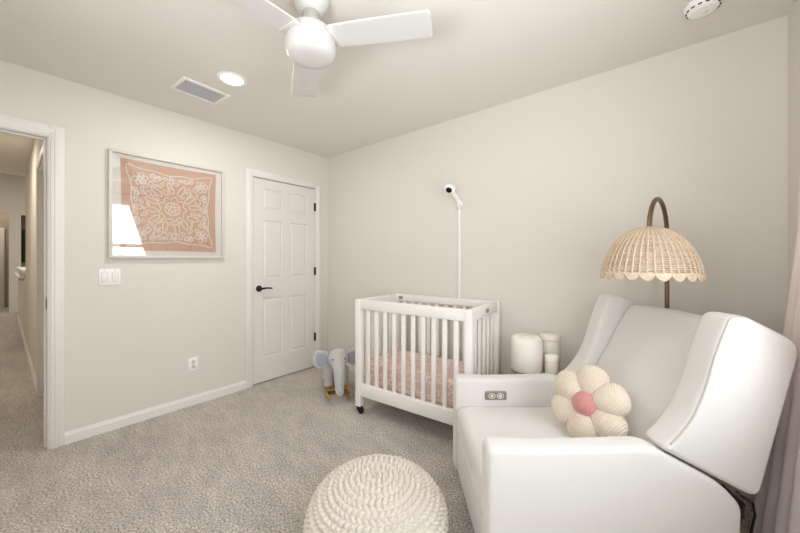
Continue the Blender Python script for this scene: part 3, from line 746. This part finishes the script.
# ------------------------------------------------------------------ armchair (local x = backwards, local y = away from camera)
A0 = LD(0.77, 1.54)
arm = thing('recliner_armchair', 'cream upholstered winged recliner armchair in the right corner', 'armchair', (A0.x, A0.y, 0), YAW)
OL, OD = 0.77, 1.54
def prof(pts, rad, step=0.02): return roundpoly([(a - OL, b) for a, b in pts], rad, 6, step)
armp = [(0.312, 0.035), (1.215, 0.035), (1.228, 0.350), (1.155, 0.430), (0.985, 0.522), (0.90, 0.566), (0.72, 0.561), (0.50, 0.556), (0.312, 0.564)]
armr = [0.02, 0.03, 0.03, 0.05, 0.06, 0.09, 0.08, 0.06, 0.035]
for d0, d1, nearflag in ((1.158, 1.252, True), (1.838, 1.932, False)):
    mb = MB(); pf = prof(armp, armr); slab(mb, pf, d0 - OD, d1 - OD, 0.022, 0.003, 0.003)
    a_ = mb.build('arm', M['linen'], arm, smooth=True)
    side = d0 - OD if nearflag else d1 - OD
    k_ = 1 if nearflag else -1
    mb = MB(); ip = inset(pf, 0.010)
    # piping round the front and top of the outer face
    sel = [p for p in ip if p.x < -0.33 or p.y > 0.5]
    sel = [p for p in ip if (p.x < 0.335 - OL and p.y < 0.52) or (p.y > 0.5 and p.x < 0.95 - OL)]
    sel.sort(key=lambda p: p.y if p.x < 0.335 - OL and p.y < 0.535 else 1 + p.x)
    mb.tube([(p.x, side + k_ * 0.006, p.y) for p in sel], 0.0028, 6); mb.build('piping', M['welt'], a_, smooth=True)
# seat cushion and front panel
mb = MB(); slab(mb, roundpoly([(0.318 - OL, 1.249 - OD), (1.02 - OL, 1.249 - OD), (1.02 - OL, 1.841 - OD), (0.318 - OL, 1.841 - OD)], 0.03, 5, 0.03), 0.255, 0.415, 0.045, 0, 0.022, fr=lambda a_, b_, d_: Vector((a_, b_, d_)))
mb.build('seat_cushion', M['linen'], arm, smooth=True)
mb = MB(); slab(mb, roundpoly([(1.254 - OD, 0.035), (1.836 - OD, 0.035), (1.836 - OD, 0.265), (1.254 - OD, 0.265)], 0.02, 4, 0.03), 0.322 - OL, 0.40 - OL, 0.025, 0.004, 0, fr=lambda a_, b_, d_: Vector((d_, a_, b_)))
mb.build('footrest_panel', M['linen'], arm, smooth=True)
mb = MB(); mb.box(0.40 - OL, 1.16 - OL, 1.27 - OD, 1.82 - OD, 0.02, 0.25); mb.build('base', M['lining'], arm)
# reclined back
p0 = Vector((0.925 - OL, 0, 0.36)); p1 = Vector((1.283 - OL, 0, 1.005)); ax = (p1 - p0).normalized(); nb = Vector((ax.z, 0, -ax.x))  # nb points backwards
Lb = (p1 - p0).length
def backfr(a_, b_, d_): return p0 + ax * b_ + Vector((0, a_, 0)) + nb * d_
bo = roundpoly([(1.262 - OD, 0), (1.828 - OD, 0), (1.828 - OD, Lb - 0.012), (1.70 - OD, Lb + 0.004), (1.545 - OD, Lb + 0.008), (1.39 - OD, Lb + 0.004), (1.262 - OD, Lb - 0.012)], [0.02, 0.02, 0.04, 0.1, 0.1, 0.1, 0.04], 6, 0.025)
mb = MB(); slab(mb, bo, 0.0, 0.145, 0.04, 0.030, 0.01, fr=backfr); mb.build('back_cushion', M['linen'], arm, smooth=True)
wp = [(0.938, 0.556), (1.284, 0.374), (1.440, 0.934), (1.235, 1.036), (1.178, 1.034), (1.148, 0.96), (1.120, 0.885), (1.092, 0.782), (1.046, 0.672), (0.985, 0.598)]
wr = [0.050, 0.05, 0.06, 0.03, 0.03, 0.05, 0.05, 0.06, 0.06, 0.04]
for d0, d1, nearflag in ((1.158, 1.272, True), (1.818, 1.932, False)):
    mb = MB(); pf = prof(wp, wr); slab(mb, pf, d0 - OD, d1 - OD, 0.020, 0.008, 0.008)
    w_ = mb.build('wing', M['linen'], arm, smooth=True)
    side = d0 - OD if nearflag else d1 - OD
    k_ = 1 if nearflag else -1
    ip = inset(pf, 0.006); mb = MB()
    # front edge only: from the lower front corner up to the top front corner
    def online(p): # distance in front of the chord lower-front -> top-front
        a0 = Vector((0.932 - OL, 0.560)); a1 = Vector((1.215 - OL, 1.040)); t = (a1 - a0).normalized(); return (p - a0).dot(Vector((-t.y, t.x)))
    sel = sorted([p for p in ip if online(p) > -0.085 and 0.572 < p.y and p.x < 1.236 - OL], key=lambda p: p.y + 0.2 * p.x)
    mb.tube([(p.x, side + k_ * 0.0052, p.y) for p in sel], 0.0035, 6); mb.build('piping', M['piping'], w_, smooth=True)
# recliner mechanism between arm and wing at the back
mb = MB()
for dd in (1.20, 1.89):
    mb.tube([(1.05 - OL, dd - OD, 0.40), (1.19 - OL, dd - OD, 0.395), (1.262 - OL, dd - OD, 0.33)], 0.012, 8)
    mb.tube([(1.262 - OL, dd - OD, 0.33), (1.235 - OL, dd - OD, 0.22), (1.262 - OL, dd - OD, 0.10)], 0.010, 8)
mb.box(1.232 - OL, 1.262 - OL, 1.19 - OD, 1.90 - OD, 0.285, 0.325); mb.box(1.20 - OL, 1.262 - OL, 1.25 - OD, 1.84 - OD, 0.06, 0.20)
mb.build('recliner_mechanism', M['darkmetal'], arm)
mb = MB(); mb.tube([(1.21 - OL, 1.17 - OD, 0.40), (1.245 - OL, 1.168 - OD, 0.375), (1.275 - OL, 1.175 - OD, 0.36), (1.30 - OL, 1.19 - OD, 0.30), (1.285 - OL, 1.20 - OD, 0.18), (1.30 - OL, 1.22 - OD, 0.012)], 0.004, 6)
q = mb.build('power_cable', M['rubber'], arm, smooth=True)
# control plate on the inner face of the far arm
mb = MB(); slab(mb, roundpoly([(0.481 - OL, 0.446), (0.600 - OL, 0.446), (0.600 - OL, 0.491), (0.481 - OL, 0.491)], 0.006, 4, 0.01), 1.826 - OD, 1.839 - OD, 0.002)
cp = mb.build('control_plate', M['steel'], arm, smooth=False); cp['label'] = 'satin metal control plate'
for lx in (0.516, 0.564):
    mb = MB(); pts = []
    for k in range(20):
        a = 2 * PI * k / 20; pts.append((lx - OL + 0.018 * math.cos(a), 1.8255 - OD, 0.4685 + 0.0135 * math.sin(a)))
    mb.tube(pts, 0.0022, 6, closed=True); mb.lathe([(0.009, 0), (0.008, 0.002)], 16, (lx - OL, 1.8245 - OD, 0.4685), Matrix.Rotation(PI / 2, 4, 'X')); mb.build('button', M['ceramicgrey'], cp, smooth=True)

# ------------------------------------------------------------------ flower pillow on the seat
pc_ = LD(0.850, 1.468, 0.584)
fl = thing('flower_pillow', 'cream corduroy flower pillow with a pink centre on the armchair', 'pillow', (pc_.x, pc_.y, pc_.z))
nrm = (LD(-0.80, -0.60) + Vector((0, 0, 0.30))).normalized()     # the way its face looks
upv = (Vector((0, 0, 1)) - nrm * nrm.z).normalized(); rt = upv.cross(nrm).normalized()
fm = Matrix((rt, upv, nrm)).transposed().to_4x4()
fl.matrix_world = Matrix.Translation(pc_) @ fm
for k in range(6):
    a = math.radians(28 + 60 * k); R_ = 0.092
    mb = MB(); n_, m_ = 40, 22; vs = []; fs = []
    for i in range(m_ + 1):
        ph = PI * i / m_
        for j in range(n_):
            th = 2 * PI * j / n_; u = math.sin(ph) * math.cos(th); v = math.sin(ph) * math.sin(th); w = math.cos(ph)
            # plump petal: broad outer end, pinched toward the middle
            wid = 0.079 * (0.84 + 0.20 * u)
            vs.append((0.080 * u, wid * v, 0.056 * math.copysign(abs(w) ** 0.85, w)))
    for i in range(m_):
        for j in range(n_): fs.append((i * n_ + j, i * n_ + (j + 1) % n_, (i + 1) * n_ + (j + 1) % n_, (i + 1) * n_ + j))
    mb.add(vs, fs)
    p = mb.build('petal', M['cord'], fl, smooth=True)
    p.location = (R_ * math.cos(a), R_ * math.sin(a), 0.004 * (-1) ** k); p.rotation_euler = (0, 0, a)
mb = MB(); mb.ell((0, 0, 0.010), (0.060, 0.060, 0.068), n=32, m=18); q = mb.build('flower_centre', M['cordpink'], fl, smooth=True); q['label'] = 'round dusty pink centre'

# ------------------------------------------------------------------ knitted pouf
PC = LD(-0.098, 1.385)
def knit_pouf():
    RR, HH = 0.282, 0.308
    NR = 30                    # rows from the crown to the foot
    nu, nv = 480, NR * 8
    U = np.arange(nu) / nu; V = np.linspace(0, 1, nv + 1)
    ang = np.linspace(0, PI, 400)
    pr = RR * np.sin(ang) ** 0.92; pz = HH / 2 + HH / 2 * np.cos(ang)
    s = np.concatenate([[0], np.cumsum(np.hypot(np.diff(pr), np.diff(pz)))]); s /= s[-1]
    r = np.interp(V, s, pr); z = np.interp(V, s, pz)
    dr = np.gradient(r); dz = np.gradient(z); ln = np.hypot(dr, dz) + 1e-9
    nr_, nz_ = -dz / ln, dr / ln
    verts = []; rj = random.Random(5)
    offs = [rj.random() for _ in range(NR + 1)]
    for i in range(nv + 1):
        row = V[i] * NR; ri = min(NR - 1, math.floor(row)); fr = row - ri
        rmid = float(np.interp((ri + 0.5) / NR, s, pr)); ns = max(7, round(2 * PI * rmid / 0.025))
        # each row is a chain of slanting loops with gaps between
        ph = U * ns + offs[ri] + 0.55 * (fr - 0.5) * (1 if ri % 2 else -1)
        d = np.abs(np.sin(PI * ph)) ** 0.8 * (math.sin(PI * fr) ** 0.7) * 0.020
        fade = 1.0 if 0 < i < nv else 0
        wob = 0.006 * np.sin(2 * PI * U * 3 + 1) + 0.004 * np.sin(2 * PI * U * 5)
        rad = r[i] * (1 + wob * 0.6) + nr_[i] * d * fade
        zz = z[i] - 0.006 - nz_[i] * d * -1 * fade * -1
        zz = z[i] + abs(nz_[i]) * d * fade * (1 if z[i] > HH / 2 else -1)
        a = U * 2 * PI
        verts.append(np.stack([rad * np.cos(a), rad * np.sin(a), zz], 1))
    vs = np.concatenate(verts); vs[:, 2] = np.maximum(vs[:, 2], 0.0)
    fs = []
    for i in range(nv):
        for k in range(nu): fs.append((i * nu + k, i * nu + (k + 1) % nu, (i + 1) * nu + (k + 1) % nu, (i + 1) * nu + k))
    m = MB(); m.add(vs.tolist(), fs); return m
po = knit_pouf().build('knitted_pouf', M['yarn'], smooth=True, loc=(PC.x, PC.y, 0.0))
po.rotation_euler = (0, 0, 0.3)
tag(po, 'round cream chunky knit pouf on the carpet in front of the armchair', 'pouf')

# ------------------------------------------------------------------ arc floor lamp with wicker shade
pole = LD(0.8215 * 1.8, 1.80); shade = LD(0.766 * 1.55, 1.55)
lampo = thing('floor_lamp', 'arched brass floor lamp with scalloped wicker dome shade behind the armchair', 'floor lamp', (pole.x, pole.y, 0))
off = shade - pole; dist = off.length; dirv = off / dist
mb = MB(); mb.lathe([(0.128, 0), (0.128, 0.012), (0.120, 0.020), (0.02, 0.024), (0.016, 0.05)], 40); mb.build('base', M['bronze'], lampo, smooth=True)
mb = MB(); pts = [(0, 0, 0.02), (0, 0, 0.7), (0, 0, 1.30)]
rad = dist / 2
for k in range(25):
    a = PI * k / 24; q = dirv * (rad - rad * math.cos(a)); pts.append((q.x, q.y, 1.362 + rad * 0.96 * math.sin(a)))
q = dirv * dist; pts.append((q.x, q.y, 1.33))
mb.tube(pts, 0.0105, 14); mb.build('arched_pole', M['bronze'], lampo, smooth=True)
so = Vector((dirv.x * dist, dirv.y * dist, 0))
mb = MB(); mb.lathe([(0.018, 1.27), (0.020, 1.30), (0.020, 1.34), (0.012, 1.35)], 20, so); mb.build('lamp_socket', M['bronze'], lampo, smooth=True)
mb = MB(); mb.lathe([(0.003, 1.175), (0.022, 1.182), (0.030, 1.205), (0.024, 1.235), (0.014, 1.255), (0.013, 1.275)], 20, so); mb.build('light_bulb', M['bulb'], lampo, smooth=True)
# dome outline (r, z) from the crown down
dome = [(0.018, 1.388), (0.050, 1.382), (0.085, 1.366), (0.118, 1.338), (0.146, 1.302), (0.168, 1.260), (0.184, 1.214), (0.191, 1.174)]
dz_ = np.array(dome)
ss = np.concatenate([[0], np.cumsum(np.hypot(np.diff(dz_[:, 0]), np.diff(dz_[:, 1])))]); Ls = ss[-1]
def dome_at(s): return float(np.interp(s, ss, dz_[:, 0])), float(np.interp(s, ss, dz_[:, 1]))
NRB = 44
mb = MB()
for k in range(NRB):                     # upright stakes, in pairs
    a0 = 2 * PI * k / NRB
    pts = []
    for i in range(14):
        r, z = dome_at(Ls * i / 13); r += 0.0022; pts.append((so.x + r * math.cos(a0), so.y + r * math.sin(a0), z))
    mb.tube(pts, 0.0042, 6, caps=False)
mb.cur = 1
rows = 38
for i in range(rows):                    # woven strands passing in and out of the stakes
    r, z = dome_at(Ls * (i + 0.6) / (rows + 0.2)); n = NRB * 4; pts = []
    for k in range(n):
        a = 2 * PI * k / n; w = 0.0022 * math.cos(NRB / 2 * a + PI * (i % 2)) * min(1, r / 0.08)
        pts.append((so.x + (r + w) * math.cos(a), so.y + (r + w) * math.sin(a), z))
    mb.cur = 1 if (i % 4) else 0
    mb.tube(pts, 0.0026, 5, closed=True)
mb.cur = 0
NSC = 22                                 # scalloped hem: rows of looped cane
def hem(depth, rr, thick):
    n = NSC * 12; pts = []
    for k in range(n):
        a = 2 * PI * k / n; f = abs(math.sin(NSC / 2 * a)); pts.append((so.x + (rr + 0.002 * f) * math.cos(a), so.y + (rr + 0.002 * f) * math.sin(a), 1.176 - depth * f ** 0.7))
    mb.tube(pts, thick, 6, closed=True)
mb.cur = 1
for dpt in (0.003, 0.0095, 0.016, 0.023): hem(dpt, 0.193, 0.0032)
mb.cur = 0; hem(0.030, 0.194, 0.0045)
for k in range(NSC * 4):
    a = 2 * PI * (k + 0.5) / (NSC * 4); f = abs(math.sin(NSC / 2 * a)) ** 0.7
    mb.tube([(so.x + 0.192 * math.cos(a), so.y + 0.192 * math.sin(a), 1.176), (so.x + 0.194 * math.cos(a), so.y + 0.194 * math.sin(a), 1.176 - 0.030 * f)], 0.0026, 5)
mb.build('lamp_shade', [M['wicker'], M['wickerlight']], lampo, smooth=True)

# ------------------------------------------------------------------ side table with things on it
TP = Vector((-0.640, 2.215, 0)); TH = 0.500
tb = thing('side_table', 'small round side table between crib and armchair', 'table', TP)
mb = MB(); mb.lathe([(0.165, TH - 0.022), (0.175, TH - 0.018), (0.175, TH - 0.004), (0.170, TH)], 48); mb.build('tabletop', M['tabletop'], tb, smooth=False, auto=40)
for k in range(3):
    a = 2 * PI * k / 3 + 0.4
    mb = MB(); mb.tube([(0.09 * math.cos(a), 0.09 * math.sin(a), TH - 0.02), (0.145 * math.cos(a), 0.145 * math.sin(a), 0.0)], [0.014, 0.010], 10); mb.build('leg', M['tabletop'], tb, smooth=True)
hu = Vector((-0.700, 2.155, TH)); 
hum = thing('humidifier', 'large white rounded cylinder humidifier on the side table', 'humidifier', hu)
mb = MB(); mb.lathe([(0.088, 0.0), (0.094, 0.004), (0.096, 0.012), (0.090, 0.018)], 40); mb.build('base', M['steel'], hum, smooth=True)
mb = MB(); mb.lathe([(0.088, 0.018), (0.0955, 0.026), (0.0965, 0.13), (0.0955, 0.205), (0.090, 0.226), (0.078, 0.238), (0.05, 0.242), (0.02, 0.242)], 48); mb.build('tank', M['ceramic'], hum, smooth=True)
mb = MB(); mb.lathe([(0.016, 0.241), (0.016, 0.2455), (0.010, 0.246)], 20); mb.build('mist_outlet', M['ceramicgrey'], hum, smooth=True)
b1 = Vector((-0.600, 2.305, TH)); can = thing('canister', 'cream lidded canister behind the white humidifier', 'canister', b1)
mb = MB(); mb.lathe([(0.060, 0), (0.064, 0.005), (0.064, 0.20), (0.062, 0.204)], 36); mb.build('body', M['ceramicgrey'], can, smooth=False, auto=40)
mb = MB(); mb.lathe([(0.066, 0.203), (0.067, 0.208), (0.066, 0.228), (0.055, 0.240), (0.02, 0.244)], 36); mb.build('lid', M['ceramicgrey'], can, smooth=True)
b2 = Vector((-0.552, 2.165, TH)); bo2 = thing('lotion_bottle', 'small off white bottle right of the humidifier', 'bottle', b2)
mb = MB(); mb.lathe([(0.034, 0), (0.037, 0.004), (0.037, 0.100), (0.035, 0.108)], 28); mb.build('body', M['ceramicgrey'], bo2, auto=40)
mb = MB(); mb.lathe([(0.0375, 0.107), (0.038, 0.112), (0.038, 0.134), (0.033, 0.142), (0.01, 0.144)], 28); mb.build('cap', M['ceramic'], bo2, smooth=True)

# ------------------------------------------------------------------ pink curtain on a rod
cu = thing('curtain', 'dusty pink floor length curtain at the right edge behind the armchair', 'curtain', (XR - 0.03, 1.7, 0))
nz, ny = 70, 110; ox, oy = XR - 0.03, 1.7
def cpos(s, z):
    q = max(0.0, (1.38 - z) / 1.35)
    yfar = 2.135 + 0.02 * q - 0.17 * max(0, (z - 1.38) / 0.87) ** 1.3
    ynear = 1.24 + min(0.34, max(0, 2.2 - z) * 0.28)
    y = ynear + (yfar - ynear) * s
    x = 0.436 - 0.132 * q ** 1.15 * (0.35 + 0.65 * s)
    amp = 0.013 + 0.007 * q
    x += amp * math.sin(s * 2 * PI * 6.25 + 0.5 * math.sin(z * 1.5))
    return Vector((min(x, XR - 0.004), y, z))
vs = []; fs = []
for i in range(nz + 1):
    z = 0.02 + (2.26 - 0.02) * i / nz
    for j in range(ny + 1):
        p = cpos(j / ny, z); vs.append((p.x - ox, p.y - oy, p.z))
for i in range(nz):
    for j in range(ny): fs.append((i * (ny + 1) + j, i * (ny + 1) + j + 1, (i + 1) * (ny + 1) + j + 1, (i + 1) * (ny + 1) + j))
mb = MB(); mb.add(vs, fs)
mb.cur = 1
# pale printed sprigs, small raised stitches following the cloth
rr = random.Random(3)
for i in range(15):
    for j in range(8):
        z0 = 0.10 + i * 0.145 + (0.07 if j % 2 else 0); s0 = (j + 0.6) / 8.4
        for k in range(4):
            a = k * PI / 4; dl = 0.013
            pts = []
            for t in (-1, -0.5, 0, 0.5, 1):
                sp = s0 + t * dl * math.cos(a) / 0.75; zp = z0 + t * dl * math.sin(a)
                p = cpos(sp, zp); pts.append((p.x - ox - 0.0016, p.y - oy, p.z))
            mb.tube(pts, 0.0011, 4)
cl = mb.build('fabric_panel', [M['curtain'], M['blossom']], cu, smooth=True)
sol = cl.modifiers.new('thick', 'SOLIDIFY'); sol.thickness = 0.002
rod = thing('curtain_rod', 'thin brass curtain rod above the window', 'curtain rod', (XR - 0.03, 0.7, 2.27))
mb = MB(); mb.tube([(0, -1.22, 0), (0, 1.27, 0)], 0.008, 12); mb.build('rod', M['bronze'], rod, smooth=True)
for yy in (-1.15, 1.22):
    mb = MB(); mb.tube([(0.03, yy, -0.01), (0, yy, -0.01)], 0.006, 8); mb.build('bracket', M['bronze'], rod)

# ------------------------------------------------------------------ light
def area(name, loc, rot, sx, sy, energy, color):
    l = bpy.data.lights.new(name, 'AREA'); l.shape = 'RECTANGLE'; l.size = sx; l.size_y = sy; l.energy = energy; l.color = color
    o = bpy.data.objects.new(name, l); COL.objects.link(o); o.location = loc; o.rotation_euler = rot; return o
E1, G1, E2, G2, DL = 41, 36, 16, 215, 8
area('daylight_window', (XR + 0.30, ym, 1.45), (0, PI / 2, 0), 1.4, 1.9, E1, (0.90, 0.95, 1.0))
area('ceiling_fill', (XR + 0.9, ym, 0.25), (0, math.radians(135), 0), 1.2, 3.0, G1, (0.97, 0.98, 1.0))  # added upward light outside the right window, brightens the ceiling
area('front_fill', (xm, YF - 0.32, 1.45), (PI / 2, 0, 0), 1.6, 1.4, E2, (0.90, 0.95, 1.0))  # fill light behind the added window, for back wall and chair side
area('front_ceiling_fill', (xm, YF - 0.9, 0.25), (math.radians(135), 0, 0), 2.8, 1.2, G2, (0.97, 0.98, 1.0))  # added upward fill through the added window, mainly for the ceiling
area('hall_fill', (-5.0, -0.35, ZC - 0.02), (0, 0, 0), 0.3, 0.3, 11, (1.0, 0.88, 0.74))  # added area light without a fitting, brightens the hall
area('corridor_fill', (-12.55, -0.3, 3.1), (0, 0, 0), 0.4, 0.6, 14, (1.0, 0.92, 0.82))  # added area light out of view, lifts the dark far opening
area('loft_fill', (-9.0, 0.9, 3.15), (0, 0, 0), 1.5, 2.5, 60, (1.0, 0.95, 0.88))  # unseen area light below the loft ceiling, lights the hall end
w = bpy.data.worlds.new('world'); scene.world = w; w.use_nodes = True
w.node_tree.nodes['Background'].inputs[0].default_value = (0.9, 0.95, 1.0, 1); w.node_tree.nodes['Background'].inputs[1].default_value = 1.0

vs_ = scene.view_settings
scene.display_settings.display_device = 'sRGB'
vs_.view_transform = 'Standard'; vs_.look = 'None'; vs_.gamma = 1; vs_.use_curve_mapping = False
vs_.exposure = 0.06
scene.cycles.max_bounces = 12; scene.cycles.diffuse_bounces = 8; scene.cycles.transparent_max_bounces = 12
scene.cycles.use_denoising = True
scene.cycles.caustics_reflective = False; scene.cycles.caustics_refractive = False
